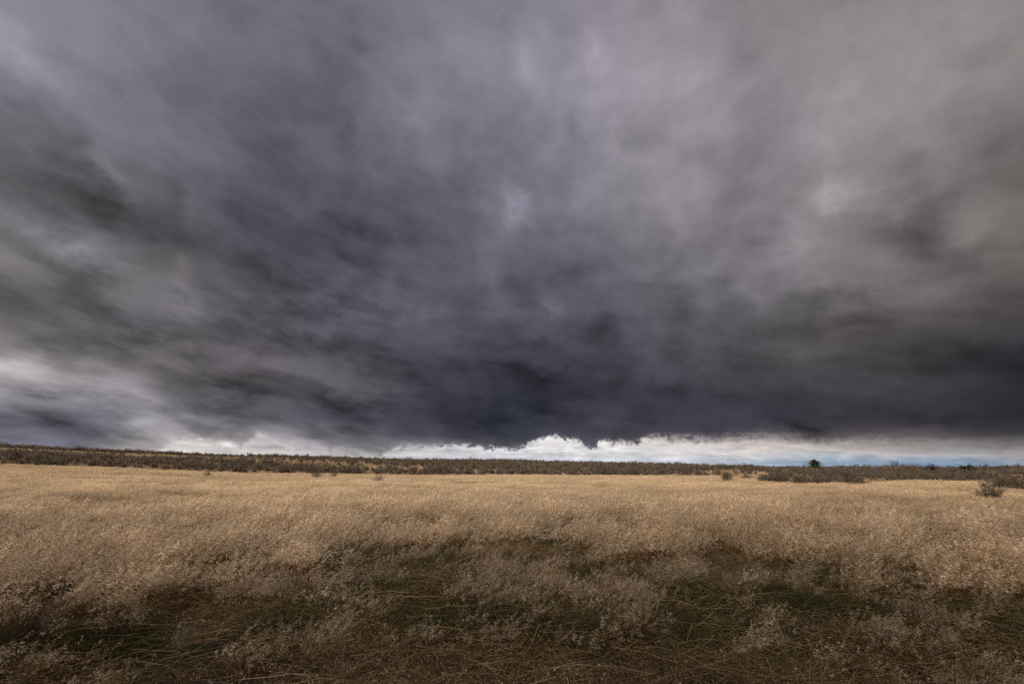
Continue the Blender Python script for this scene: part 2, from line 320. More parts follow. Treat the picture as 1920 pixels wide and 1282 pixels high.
class Bag:
    """collects ribbons and small leaf faces into one mesh"""
    def __init__(s): s.V = []; s.F = []; s.k = []; s.r = []; s.n = 0
    def add(s, V, F, kind, rnd):
        s.V.append(V); s.F.append(F + s.n); s.k.append(np.full(len(V), kind) if np.isscalar(kind) else kind); s.r.append(rnd); s.n += len(V)
    def mesh(s, name, mat):
        return mesh_np(name, np.concatenate(s.V), np.concatenate(s.F), {'kind': np.concatenate(s.k), 'rnd': np.concatenate(s.r)}, mat)
def curves(n, root, d0, L, bend, segs, g):
    """n curves: root (n,3), start direction (n,3), length (n,), bend vector (n,3) -> (n,segs+1,3)"""
    t = np.linspace(0, 1, segs + 1)[None, :, None]
    P = root[:, None] + L[:, None, None] * (d0[:, None] * t + bend[:, None] * t ** 2)
    P = P + (g.normal(size=(n, segs + 1, 3)) * L[:, None, None] * .012) * t
    return P
def ribbons(bag, P, width, kind, g, taper=.25):
    n, m, _ = P.shape; T = np.gradient(P, axis=1); side = np.cross(T, g.normal(size=(n, 1, 3)) * [1, 1, .3])
    side /= np.linalg.norm(side, axis=2, keepdims=True) + 1e-9
    w = width * (1 - (1 - taper) * np.linspace(0, 1, m))[None, :, None] * .5
    w = w * g.uniform(.7, 1.3, (n, 1, 1))
    V = np.stack([P - side * w, P + side * w], 2).reshape(n * m * 2, 3)
    i = (np.arange(n)[:, None] * m * 2 + np.arange(m - 1)[None] * 2).ravel()
    F = np.concatenate([np.stack([i, i + 1, i + 3], 1), np.stack([i, i + 3, i + 2], 1)])
    hk = np.tile(np.repeat(np.linspace(0, kind, m), 2), n)
    bag.add(V, F, hk, np.repeat(g.uniform(0, 1, n), m * 2))
def bits(bag, C, size, aspect, dirv, kind, g, spread=.6):
    """small pointed faces at centres C, drawn out along dirv"""
    n = len(C); d = dirv + g.normal(size=(n, 3)) * spread; d /= np.linalg.norm(d, axis=1, keepdims=True)
    s = np.cross(d, g.normal(size=(n, 3))); s /= np.linalg.norm(s, axis=1, keepdims=True) + 1e-9
    l = (size * g.uniform(.6, 1.4, n))[:, None]
    V = np.stack([C - s * l * aspect * .5 , C + s * l * aspect * .5, C + d * l], 1).reshape(-1, 3)
    bag.add(V, np.arange(n * 3).reshape(n, 3), kind, np.repeat(g.uniform(0, 1, n), 3))
def heads(bag, P, frac, nb, bsz, wid, g, t0=.76, droop=(.9, 0, -.3), spread=.4):
    """feathery panicles: a tight spray of small pointed faces round the tip of a stem"""
    n, m, _ = P.shape; sel = np.where(g.uniform(0, 1, n) < frac)[0]
    if len(sel) == 0: return
    k = len(sel) * nb; idx = np.repeat(sel, nb); u = g.uniform(0, 1, k); t = np.minimum((t0 + (1.0 - t0) * u) * (m - 1), m - 1.001); q = t.astype(int); f = (t - q)[:, None]
    C = P[idx, q] * (1 - f) + P[idx, q + 1] * f + g.normal(0, 1, (k, 3)) * (wid * (1.15 - u) ** .7)[:, None]
    rn = np.repeat(g.uniform(.2, 1, len(sel)), nb); n0 = len(bag.r); bits(bag, C, bsz, .24, np.array([droop]), 2.0, g, spread); bag.r[n0] = np.repeat(rn, 3)
def unit(a, tilt): # azimuth, tilt from vertical
    return np.stack([np.sin(a) * np.sin(tilt), np.cos(a) * np.sin(tilt), np.cos(tilt)], 1)

# ------------------------------------------------------------------ plant materials
def plant_mat(name, low, high, head, dark, rough=.85, trans=.25, patch=None, pscale=.12, val=(.65, 1.3), tr=(.75, 1.25)):
    m = bpy.data.materials.new(name); m.use_nodes = True; T = NT(m.node_tree); T.n.clear()
    k = T.attr('kind').outputs['Fac']; r = T.attr('rnd').outputs['Fac']; tint = T.attr('tint', 'INSTANCER').outputs['Fac']
    g = T.new('ShaderNodeNewGeometry').outputs['Position']
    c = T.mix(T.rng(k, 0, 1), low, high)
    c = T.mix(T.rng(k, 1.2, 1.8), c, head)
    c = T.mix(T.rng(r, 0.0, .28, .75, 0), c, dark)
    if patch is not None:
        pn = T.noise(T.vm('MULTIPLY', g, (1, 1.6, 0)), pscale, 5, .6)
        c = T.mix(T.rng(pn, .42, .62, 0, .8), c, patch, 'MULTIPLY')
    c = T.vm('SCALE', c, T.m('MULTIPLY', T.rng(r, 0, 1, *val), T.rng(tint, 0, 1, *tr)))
    d = T.new('ShaderNodeBsdfDiffuse'); T.put(d.inputs[0], c)
    t = T.new('ShaderNodeBsdfTranslucent'); T.put(t.inputs[0], c)
    mx = T.new('ShaderNodeMixShader'); mx.inputs[0].default_value = trans; T.l.new(d.outputs[0], mx.inputs[1]); T.l.new(t.outputs[0], mx.inputs[2])
    o = T.new('ShaderNodeOutputMaterial'); T.l.new(mx.outputs[0], o.inputs[0]); return m
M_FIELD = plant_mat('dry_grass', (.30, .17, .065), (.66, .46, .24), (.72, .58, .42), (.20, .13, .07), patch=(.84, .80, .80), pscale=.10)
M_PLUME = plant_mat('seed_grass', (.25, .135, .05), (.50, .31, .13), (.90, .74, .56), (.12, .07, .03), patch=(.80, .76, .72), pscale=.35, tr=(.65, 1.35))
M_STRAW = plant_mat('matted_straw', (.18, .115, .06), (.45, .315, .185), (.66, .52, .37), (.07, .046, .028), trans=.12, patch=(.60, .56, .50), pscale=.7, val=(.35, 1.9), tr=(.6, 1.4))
M_GREEN = plant_mat('green_blades', (.05, .053, .018), (.125, .132, .052), (.10, .12, .04), (.09, .07, .03), trans=.25)
M_SAGE = plant_mat('sage_leaves', (.085, .062, .045), (.165, .130, .102), (.20, .165, .135), (.035, .026, .02), trans=.1, val=(.55, 1.35), tr=(.8, 1.45))
M_GREY = plant_mat('grey_sage_leaves', (.125, .095, .07), (.22, .18, .14), (.25, .21, .175), (.06, .048, .04), trans=.1, val=(.55, 1.35))
M_TWIG = plant_mat('bare_twigs', (.085, .055, .042), (.12, .08, .062), (.2, .16, .13), (.05, .035, .03), trans=0)
M_JUNI = plant_mat('juniper_needles', (.028, .029, .021), (.046, .047, .034), (.05, .052, .036), (.018, .018, .012), trans=.1)
M_BARK = plant_mat('bark', (.10, .075, .055), (.14, .10, .075), (.14, .1, .08), (.06, .05, .04), trans=0)
M_PALE = plant_mat('pale_dry_stems', (.34, .27, .20), (.50, .42, .33), (.60, .53, .45), (.22, .17, .13), trans=.1)
def rock_mat():
    m = bpy.data.materials.new('stone'); m.use_nodes = True; T = NT(m.node_tree); b = T.n['Principled BSDF']
    tc = T.new('ShaderNodeTexCoord').outputs['Object']
    T.put(b.inputs['Base Color'], T.mix(T.noise(tc, 40, 5), (.16, .12, .10), (.36, .30, .26))); b.inputs['Roughness'].default_value = .9
    return m
M_ROCK = rock_mat()
def ground_mat():
    m = bpy.data.materials.new('ground_soil'); m.use_nodes = True; T = NT(m.node_tree); b = T.n['Principled BSDF']
    p = T.new('ShaderNodeNewGeometry').outputs['Position']; s = T.new('ShaderNodeSeparateXYZ'); T.l.new(p, s.inputs[0])
    dist = T.m('SQRT', T.m('ADD', T.m('MULTIPLY', s.outputs[0], s.outputs[0]), T.m('MULTIPLY', s.outputs[1], s.outputs[1])))
    soil = T.mix(T.rng(T.noise(p, 9, 8, .65), .35, .65), (.030, .021, .014), (.095, .062, .040))
    soil = T.mix(T.rng(T.noise(p, 1.3, 4), .45, .6), soil, (.055, .045, .046))
    moss = T.mix(T.rng(T.noise(p, 14, 6), .35, .65), (.018, .026, .008), (.055, .06, .02))
    near = T.mix(T.m('MULTIPLY', T.rng(T.noise(T.vm('ADD', p, (5, 3, 0)), 1.1, 6, .6), .42, .55), T.rng(dist, 4.6, 5.6)), soil, moss)
    straw = T.mix(T.rng(T.noise(p, 3.0, 8, .7), .3, .7), (.17, .115, .06), (.46, .31, .155))
    big = T.noise(T.vm('MULTIPLY', p, (1, 2.2, 1)), .022, 6, .6)
    straw = T.mix(T.rng(big, .45, .65, 0, .7), straw, (.30, .235, .16))
    c = T.mix(T.rng(dist, 10, 26), near, straw)
    T.put(b.inputs['Base Color'], c); b.inputs['Roughness'].default_value = .95
    b.inputs['Specular IOR Level'].default_value = .1
    bu = T.new('ShaderNodeBump'); bu.inputs['Strength'].default_value = .9; bu.inputs['Distance'].default_value = .03
    T.put(bu.inputs['Height'], T.noise(p, 22, 8, .7)); T.l.new(bu.outputs[0], b.inputs['Normal']); return m

# ------------------------------------------------------------------ ground: one sheet out to the horizon
rr = np.concatenate([np.arange(0.0, 2.5, .5)[1:], np.geomspace(2.5, 16, 150), np.geomspace(16.4, 400, 150), np.geomspace(420, 7500, 30)])
aa = np.concatenate([np.linspace(-70, 70, 421), np.linspace(72, 288, 73)])
AA, RR = np.meshgrid(np.radians(aa), rr)
gx = (RR * np.sin(AA)).ravel(); gy = (RR * np.cos(AA)).ravel(); gz = height(gx, gy)
na, nr = len(aa), len(rr)
V = np.concatenate([np.stack([gx, gy, gz], 1), [[0, 0, float(height(0, 0))]]])
i = (np.arange(nr - 1)[:, None] * na + np.arange(na)[None]).ravel(); j = (np.arange(nr - 1)[:, None] * na + (np.arange(na) + 1)[None] % na).ravel()
F = np.concatenate([np.stack([i, j + na, j], 1), np.stack([i, i + na, j + na], 1)])
c0 = np.arange(na); F = np.concatenate([F, np.stack([np.full(na, len(V) - 1), c0, (c0 + 1) % na], 1)])
F = F[:, ::-1]
gm = mesh_np('ground', V, F, mat=ground_mat(), smooth=True)
tag(link('ground', gm), kind='structure')

# ------------------------------------------------------------------ scattering (geometry-node instances, for uncountable grass only)
def scatter(name, protos, x, y, scl, az=None, tiltx=None, tint=None, lift=0.0, label=None, cat=None, hs=None):
    n = len(x); me = bpy.data.meshes.new(name); z = height(x, y) + lift
    me.vertices.add(n); me.vertices.foreach_set('co', np.stack([x, y, z], 1).astype(np.float32).ravel())
    rot = np.zeros((n, 3), np.float32); rot[:, 2] = rng.uniform(0, 2 * math.pi, n) if az is None else az
    if tiltx is not None: rot[:, 0] = tiltx[:, 0]; rot[:, 1] = tiltx[:, 1]
    s3 = np.stack([scl, scl, scl * (1 if hs is None else hs)], 1).astype(np.float32)
    for nm, ty, a, key in (('rot', 'FLOAT_VECTOR', rot, 'vector'), ('scl', 'FLOAT_VECTOR', s3, 'vector'), ('tint', 'FLOAT', (rng.uniform(0, 1, n) if tint is None else tint).astype(np.float32), 'value'), ('pick', 'INT', rng.integers(0, len(protos), n).astype(np.int32), 'value')):
        q = me.attributes.new(nm, ty, 'POINT'); q.data.foreach_set(key, a.ravel())
    o = bpy.data.objects.new(name, me); COL.objects.link(o)
    pc = bpy.data.collections.new(name + '_kinds')
    for k, pm in enumerate(protos): pc.objects.link(bpy.data.objects.new('%s_kind_%02d' % (name, k), pm))
    ng = bpy.data.node_groups.new(name + '_scatter', 'GeometryNodeTree')
    ng.interface.new_socket('Geometry', in_out='INPUT', socket_type='NodeSocketGeometry'); ng.interface.new_socket('Geometry', in_out='OUTPUT', socket_type='NodeSocketGeometry')
    N = ng.nodes; gi = N.new('NodeGroupInput'); go = N.new('NodeGroupOutput'); ip = N.new('GeometryNodeInstanceOnPoints'); ci = N.new('GeometryNodeCollectionInfo')
    ci.inputs['Collection'].default_value = pc; ci.inputs['Separate Children'].default_value = True; ci.inputs['Reset Children'].default_value = True
    def na_(nm, ty):
        q = N.new('GeometryNodeInputNamedAttribute'); q.data_type = ty; q.inputs[0].default_value = nm; return q.outputs[0]
    ip.inputs['Pick Instance'].default_value = True
    ng.links.new(gi.outputs[0], ip.inputs['Points']); ng.links.new(ci.outputs[0], ip.inputs['Instance']); ng.links.new(na_('pick', 'INT'), ip.inputs['Instance Index'])
    er = N.new('FunctionNodeEulerToRotation'); ng.links.new(na_('rot', 'FLOAT_VECTOR'), er.inputs[0]); ng.links.new(er.outputs[0], ip.inputs['Rotation'])
    ng.links.new(na_('scl', 'FLOAT_VECTOR'), ip.inputs['Scale']); ng.links.new(ip.outputs[0], go.inputs[0])
    md = o.modifiers.new('scatter', 'NODES'); md.node_group = ng
    return tag(o, label, cat, kind='stuff')
def polar(n, r0, r1, power=2.0, amax=60):
    u = rng.uniform(0, 1, n); r = (r0 ** power + u * (r1 ** power - r0 ** power)) ** (1 / power); a = np.radians(rng.uniform(-amax, amax, n))
    return r * np.sin(a), r * np.cos(a), r, np.degrees(a)

# places of the green hollows
GREEN = [(640, 1062, .9), (760, 1060, .9), (880, 1062, .8), (380, 1105, .6), (1010, 1085, .8), (1120, 1075, .8), (700, 1150, .7), (560, 1180, .5), (820, 1200, .7), (1350, 1075, .8), (1480, 1090, .6), (1420, 1240, .6), (1640, 1110, .7), (1730, 1180, .8), (1860, 1200, .7), (1060, 1220, .6), (940, 1240, .5), (80, 1230, .5), (1180, 1165, .6)]
# grass kinds
def tuft_field(seed, n=34, h=.48, w=.004, nbits=9, lean=.35, spread=.13, bsz=.016, wid=.014):
    g = np.random.default_rng(seed); B = Bag()
    root = np.zeros((n, 3)); ra = g.uniform(0, 2 * math.pi, n); rd = spread * np.sqrt(g.uniform(0, 1, n)); root[:, 0] = rd * np.cos(ra); root[:, 1] = rd * np.sin(ra)
    L = h * g.uniform(.6, 1.15, n); d0 = unit(g.uniform(0, 2 * math.pi, n), np.abs(g.normal(0, .22, n))); bend = g.normal(0, .13, (n, 3)); bend[:, 0] += lean * g.uniform(.4, 1.3, n); bend[:, 2] = -np.abs(g.normal(.12, .08, n))
    P = curves(n, root, d0, L, bend, 4, g); ribbons(B, P, w, 1.0, g)
    # low leaves
    m = n // 2; lroot = root[:m] * 1.3; P2 = curves(m, lroot, unit(g.uniform(0, 6.28, m), g.uniform(.2, .8, m)), L[:m] * .55, g.normal(0, .25, (m, 3)) + [lean * .6, 0, -.35], 3, g); ribbons(B, P2, w * 1.3, .3, g)
    if nbits: heads(B, P, .62, nbits * 2, bsz, wid, g)
    return B
def tuft_mat(seed, n=24, h=.33, w=.0032):
    """flattened straw: stalks fan out low and lie over one another"""
    g = np.random.default_rng(seed); B = Bag(); root = g.normal(0, .07, (n, 3)); root[:, 2] = g.uniform(0, .03, n)
    d0 = unit(g.uniform(0, 6.28, n), g.uniform(.15, 1.45, n)); L = h * g.uniform(.5, 1.3, n); bend = g.normal(0, .42, (n, 3)); bend[:, 0] += .15; bend[:, 2] = -g.uniform(.1, .45, n) * (d0[:, 2] + .15)
    ribbons(B, curves(n, root, d0, L, bend, 5, g), w, g.choice([.6, 1.0, 1.5]), g, .4)
    k = n * 2; C = g.normal(0, .15, (k, 3)); C[:, 2] = g.uniform(.02, .16, k); bits(B, C, .018, .3, np.array([[.6, 0, 0]]), 1.6, g, .9)
    return B
def tuft_green(seed, n=48, h=.16, w=.0055):
    g = np.random.default_rng(seed); B = Bag(); root = g.normal(0, .09, (n, 3)); root[:, 2] = 0
    d0 = unit(g.uniform(0, 6.28, n), np.abs(g.normal(0, .6, n))); L = h * g.uniform(.5, 1.5, n); bend = g.normal(0, .3, (n, 3)); bend[:, 2] = -g.uniform(.1, .4, n)
    ribbons(B, curves(n, root, d0, L, bend, 3, g), w, 1.0, g, .15); return B
def stalks(seed, n=5, h=.46, w=.0036, head=True):
    g = np.random.default_rng(seed); B = Bag(); root = g.normal(0, .25, (n, 3)); root[:, 2] = g.uniform(.0, .1, n)
    d0 = unit(g.uniform(0, 6.28, n), g.uniform(1.15, 1.52, n)); L = h * g.uniform(.4, 1.3, n); bend = g.normal(0, .45, (n, 3)); bend[:, 2] = g.normal(-.05, .1, n)
    ribbons(B, curves(n, root, d0, L, bend, 5, g), w, 1.0, g, .6); return B
def plume(seed, n=46, h=.5, lean=.3, bsz=.02, spread=.10, nb=22, wid=.013):
    """a full tussock with fluffy drooping seed heads"""
    g = np.random.default_rng(seed); B = Bag(); ra = g.uniform(0, 6.28, n); rd = spread * np.sqrt(g.uniform(0, 1, n)); root = np.stack([rd * np.cos(ra), rd * np.sin(ra), 0 * rd], 1)
    L = h * g.uniform(.6, 1.15, n); d0 = unit(ra + g.normal(0, .5, n), np.abs(g.normal(.25, .2, n))); bend = g.normal(0, .16, (n, 3)); bend[:, 0] += lean; bend[:, 2] = -np.abs(g.normal(.25, .12, n))
    P = curves(n, root, d0, L, bend, 5, g); ribbons(B, P, .0048, 1.0, g)
    heads(B, P, .7, nb, bsz * 1.2, wid, g, t0=.70)
    return B

# field mask: where the tall grass starts (metres from the road verge, by direction)
FA = [-60, -48, -40, -30, -20, -10, 0, 8, 16, 24, 32, 40, 48, 60]
FR = [6.6, 6.8, 7.2, 7.6, 8.6, 9.6, 9.2, 9.0, 8.2, 8.4, 7.6, 7.8, 7.4, 7.2]
def tall(x, y):
    r = np.hypot(x, y); a = np.degrees(np.arctan2(x, y)); e = np.interp(a, FA, FR) + (fbm(x * .9, y * .9, 31) - .5) * 3.2
    return sstep(-.5, .9, r - e)
def keep(p, *arrs):
    k = rng.uniform(0, 1, len(p)) < p; return [a[k] for a in arrs]
def lean_of(r, a):  # gusts
    return 0
# near and middle field
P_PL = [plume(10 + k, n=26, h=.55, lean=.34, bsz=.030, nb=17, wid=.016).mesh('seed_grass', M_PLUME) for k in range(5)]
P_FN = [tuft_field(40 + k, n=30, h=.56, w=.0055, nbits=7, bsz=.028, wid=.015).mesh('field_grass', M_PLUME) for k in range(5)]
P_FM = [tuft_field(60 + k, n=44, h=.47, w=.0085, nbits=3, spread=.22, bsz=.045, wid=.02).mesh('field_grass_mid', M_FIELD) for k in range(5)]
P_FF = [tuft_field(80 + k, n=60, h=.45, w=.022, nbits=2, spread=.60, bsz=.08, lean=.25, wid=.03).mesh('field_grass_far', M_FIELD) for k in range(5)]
x, y, r, a = polar(24000, 5.5, 20)
clump = .55 * fbm(x * 2.0, y * 2.0, 51, 2) + .45 * fbm(x * .45, y * .6, 54, 3)
for (px, py, w_) in GREEN:
    X_, Y_ = at(px, py); clump = clump - .20 * np.exp(-(((x - X_) / w_) ** 2 + ((y - Y_) / (w_ * .8)) ** 2))
x, y, r, clump = keep(tall(x, y) * sstep(.38, .55, clump), x, y, r, clump)
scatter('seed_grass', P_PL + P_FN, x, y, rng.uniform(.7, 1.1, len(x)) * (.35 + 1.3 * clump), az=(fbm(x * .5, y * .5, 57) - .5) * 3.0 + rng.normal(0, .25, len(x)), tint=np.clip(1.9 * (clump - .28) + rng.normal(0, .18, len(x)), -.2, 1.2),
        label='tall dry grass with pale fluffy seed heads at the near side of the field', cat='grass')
x, y, r, a = polar(34000, 16, 48)
clump = fbm(x * .45, y * .7, 52, 4); x, y, r, clump = keep(sstep(16, 20, r) * sstep(.20, .45, clump), x, y, r, clump)
scatter('golden_grass', P_FM, x, y, rng.uniform(.75, 1.1, len(x)) * (.5 + 1.0 * clump), az=(fbm(x * .3, y * .3, 58) - .5) * 3.0 + rng.normal(0, .3, len(x)), tint=np.clip(2.6 * (clump - .30) + rng.normal(0, .2, len(x)), -.4, 1.3),
        label='golden dry grass filling the middle of the field', cat='grass')
x, y, r, a = polar(60000, 44, 125)
e = edge_r(a) + 6 * (fbm(x * .05, y * .05, 77) - .5)
x, y, r, a, e = keep(np.where(r < e, sstep(44, 48, r), .10), x, y, r, a, e)
clump = fbm(x * .12, y * .3, 53, 4)
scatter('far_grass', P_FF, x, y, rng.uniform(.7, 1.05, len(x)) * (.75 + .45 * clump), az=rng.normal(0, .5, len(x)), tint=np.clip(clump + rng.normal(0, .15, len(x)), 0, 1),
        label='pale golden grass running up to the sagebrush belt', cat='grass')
# verge: matted straw, low green, loose stalks
P_MT = [tuft_mat(100 + k).mesh('matted_straw', M_STRAW) for k in range(6)]
P_ST = [stalks(120 + k).mesh('loose_stalks', M_STRAW) for k in range(5)]
P_GR = [tuft_green(140 + k).mesh('green_grass', M_GREEN) for k in range(4)]
x, y, r, a = polar(11500, 3.0, 12)
dirt = (1 - sstep(-26, -18, a)) * sstep(5.3, 4.95, r + (fbm(x * 1.5, y * 1.5, 88) - .5) * .8)
cl = fbm(x * 1.3, y * 1.3, 61, 3)
for (px, py, w_) in GREEN:
    X_, Y_ = at(px, py); cl = cl - .08 * np.exp(-(((x - X_) / w_) ** 2 + ((y - Y_) / (w_ * .7)) ** 2))
x, y, r, cl = keep((1 - .75 * tall(x, y)) * (1 - .93 * dirt) * np.maximum(sstep(.36, .60, cl), .8 * sstep(5.6, 4.8, r)), x, y, r, cl)
scatter('matted_straw', P_MT, x, y, rng.uniform(.6, 1.15, len(x)) * (.6 + .7 * cl), tint=np.clip(.2 + .7 * cl + rng.normal(0, .2, len(x)), 0, 1),
        
        label='matted brown straw flattened over the near verge', cat='straw')
x, y, r, a = polar(4000, 3.2, 10.5)
dirt = (1 - sstep(-26, -18, a)) * sstep(5.3, 4.95, r + (fbm(x * 1.5, y * 1.5, 88) - .5) * .8)
x, y, r = keep((1 - .8 * tall(x, y)) * (1 - .92 * dirt), x, y, r)
scatter('loose_stalks', P_ST, x, y, rng.uniform(.6, 1.2, len(x)), lift=.05, label='loose broken straw stalks strewn over the verge', cat='straw')
x, y, r, a = polar(22000, 3.6, 12.5)
gp = fbm(x * .8 + 9, y * .8, 71, 3) * .88
for (px, py, w_) in GREEN:
    X_, Y_ = at(px, py); gp = gp + .40 * np.exp(-(((x - X_) / w_) ** 2 + ((y - Y_) / (w_ * .7)) ** 2))
x, y, r = keep(sstep(.44, .56, gp) * (1 - .5 * tall(x, y)) * sstep(4.4, 5.2, r), x, y, r)
scatter('green_grass', P_GR, x, y, rng.uniform(.7, 1.5, len(x)), label='short green grass growing through the straw', cat='grass')
# low seed-headed tufts spread over the verge
P_VT = [plume(160 + k, n=26, h=.38, lean=.38, bsz=.0185, nb=12, spread=.06, wid=.010).mesh('verge_grass', M_PLUME) for k in range(5)]
x, y, r, a = polar(11000, 4.2, 10.5)
cl = .5 * fbm(x * .8 + 40, y * .8, 62, 3) + .5 * fbm(x * 2.6 + 40, y * 2.6, 64, 2)
x, y, r, cl = keep((1 - tall(x, y)) * sstep(.47, .57, cl) * sstep(4.3, 5.6, r), x, y, r, cl)
scatter('verge_grass', P_VT, x, y, rng.uniform(.4, 1.1, len(x)), az=rng.normal(.2, .8, len(x)), tint=rng.uniform(-.6, .7, len(x)), label='thin brown seed grass standing in tufts on the verge', cat='grass')

# ------------------------------------------------------------------ unseen cloud-shaped mesh, added behind the camera to shade the verge
def cloud(loc, size, seed):
    import bmesh as bm_
    g = np.random.default_rng(seed); bm = bm_.new(); bm_.ops.create_grid(bm, x_segments=90, y_segments=60, size=1.0)
    V = np.array([v.co[:] for v in bm.verts]); F = np.array([[v.index for v in f.verts] for f in bm.faces]); bm.free()
    rad = np.hypot(V[:, 0], V[:, 1]); rim = np.clip(1 - np.maximum(np.abs(V[:, 0]), np.abs(V[:, 1])) ** 3, 0, 1)
    X = V[:, 0] * size[0]; Y = V[:, 1] * size[1]
    Y2 = Y + (fbm(X * .03 + 50, Y * .03, seed, 5) - .5) * 26; n = fbm(X * .05 + 80, Y * .05 + 80, seed + 1, 5)
    up = np.stack([X, Y2, size[2] * rim * (.35 + n)], 1); dn = np.stack([X, Y2, -size[2] * .35 * rim * (.3 + n)], 1)
    me = mesh_np('cloud', np.concatenate([up, dn]), np.concatenate([F, F[:, ::-1] + len(up)]), mat=None, smooth=True)
    m = bpy.data.materials.new('cloud'); m.use_nodes = True; b = m.node_tree.nodes['Principled BSDF']; b.inputs['Base Color'].default_value = (.75, .75, .78, 1); b.inputs['Roughness'].default_value = 1; me.materials.append(m)
    tag(link('added_shade_cloud', me, loc=loc), kind='structure')
SHADE_D = 230.0; sv = np.array(sd); EDGE_Y = 9.5; HALF = 60.0
cloud(tuple(np.array([0, EDGE_Y - HALF, 0]) + sv * SHADE_D), (190, HALF, 16), 5)  # added out of view to keep the sun off the near ground

# ------------------------------------------------------------------ shrubs
def shrub(seed, w=1.2, h=.9, nbr=26, leaves=1500, leaf=.05, tw=.02, upright=.0, kind=1.0, ragged=.35):
    """returns (branches Bag, foliage Bag): a crown of many small leaf tufts on spreading stems"""
    g = np.random.default_rng(seed); br = Bag(); lf = Bag()
    a = g.uniform(0, 6.28, nbr); tl = g.uniform(.1, 1.25, nbr) * (1 - upright)
    tip = np.stack([np.sin(a) * np.sin(tl) * w * .5, np.cos(a) * np.sin(tl) * w * .5, (.35 + .65 * np.cos(tl)) * h], 1) * (1 + g.normal(0, ragged * .5, (nbr, 1)))
    root = g.normal(0, .05 * w, (nbr, 3)); root[:, 2] = -.03; L = np.linalg.norm(tip - root, axis=1); d = (tip - root) / L[:, None]
    bend = g.normal(0, .1, (nbr, 3)); P = curves(nbr, root, d - bend, L, bend, 5, g); ribbons(br, P, tw, .6, g, .3); P_ = P
    nt = nbr * 4; idx = g.integers(0, nbr, nt); t = g.integers(2, 5, nt); R0 = P[idx, t]; dd = d[idx] + g.normal(0, .45, (nt, 3)); Lt = L[idx] * g.uniform(.15, .4, nt)
    Q = curves(nt, R0, dd / np.linalg.norm(dd, axis=1)[:, None], Lt, g.normal(0, .15, (nt, 3)) + [0, 0, .2], 3, g); ribbons(br, Q, tw * .4, .8, g, .3)
    if leaves:
        k = g.integers(0, nt, leaves); t = g.integers(1, 4, leaves); C = Q[k, t] + g.normal(0, .045 * w, (leaves, 3)) * [1, 1, .8]; C[:, 2] = np.maximum(C[:, 2], .01)
        bits(lf, C, leaf, .55, np.array([[0, 0, .6]]), 1.0, g, .9)
    return br, lf
def one(br, lf, name, mat=None):
    B = Bag(); B.V = br.V + lf.V; n0 = br.n; B.F = br.F + [f + n0 for f in lf.F]; B.k = br.k + lf.k; B.r = br.r + lf.r; B.n = br.n + lf.n
    return B.mesh(name, mat or M_SAGE)
FAR = [one(*shrub(200 + k, w=g_[0], h=g_[1], nbr=10, leaves=260, leaf=.14, tw=.03, ragged=.2), 'sagebrush') for k, g_ in enumerate([(1.5, .95), (1.2, .8), (1.7, .9), (1.3, 1.05), (1.0, .7), (1.8, 1.05)])]
MID = [one(*shrub(220 + k, w=g_[0], h=g_[1], nbr=16, leaves=820, leaf=.085, tw=.022, ragged=.2), 'sagebrush') for k, g_ in enumerate([(1.5, .95), (1.2, .85), (1.7, .9), (1.3, 1.05), (1.9, 1.1), (1.1, .75)])]
GREY = [one(*shrub(220 + k, w=g_[0], h=g_[1], nbr=16, leaves=820, leaf=.085, tw=.022, ragged=.2), 'sagebrush', M_GREY) for k, g_ in enumerate([(1.5, .95), (1.2, .85), (1.7, .9), (1.3, 1.05), (1.9, 1.1), (1.1, .75)])]
x, y, r, a = polar(48000, 42, 330)
R1 = edge_r(a); R2 = ridge_r(a); t = (r - R1) / (R2 - R1); n1 = fbm(x * .035, y * .05, 91, 4)
hl = sstep(-6, -30, a)   # the open golden strip under the ridge, on the left
dens = sstep(0.0, .012, t) * np.where(t < 1.6, 1, 0)
strip = sstep(.30, .42, t + (n1 - .5) * .5) * sstep(.99, .96, t)
dens = dens * (1 - (.25 + .70 * hl) * strip) * (1 - .85 * sstep(.53, .64, n1) * sstep(.03, .10, t))
right = sstep(18, 24, a) * sstep(0, 5, r - R1) ; dens *= 1 - .93 * right * sstep(.36, .50, fbm(x * .07, y * .07, 93, 3))
dens *= np.where(r < 120, 1.0, .75)
x, y, r, a = keep(np.clip(dens, 0, 1), x, y, r, a)
dsz = 1.0 / r; sz = rng.uniform(.55, 1.1, len(x)) + .5 * rng.uniform(0, 1, len(x)) ** 9
order = np.argsort(r - 6 * sz); take = order[:270]; rest = order[270:]
zones = [(-90, -30, 'grey brown sagebrush at the foot of the rising slope, near the left edge', 'sagebrush along the field edge on the left'),
         (-30, -9, 'grey brown sagebrush at the field edge, left of the middle', 'sagebrush along the field edge left of the middle'),
         (-9, 12, 'grey brown sagebrush at the field edge below the bright gap in the overcast', 'sagebrush along the field edge in the middle'),
         (12, 27, 'grey brown sagebrush at the field edge, right of the bright gap', 'sagebrush along the field edge right of the middle'),
         (27, 90, 'grey brown sagebrush standing in the belt on the right', 'sagebrush in the belt on the right')]
for i in take:
    o = link('sagebrush', (GREY if a[i] > 22 else MID)[int(rng.integers(0, 6))], loc=(x[i], y[i], float(height(x[i], y[i])) - .03), rz=rng.uniform(0, 6.28), sc=(sz[i] * rng.uniform(.9, 1.2), sz[i], sz[i] * rng.uniform(.8, 1.1)))
    for z in zones:
        if z[0] <= a[i] < z[1]: tag(o, z[2], 'sagebrush', z[3])
xr, yr, ar, szr = x[rest], y[rest], a[rest], sz[rest]
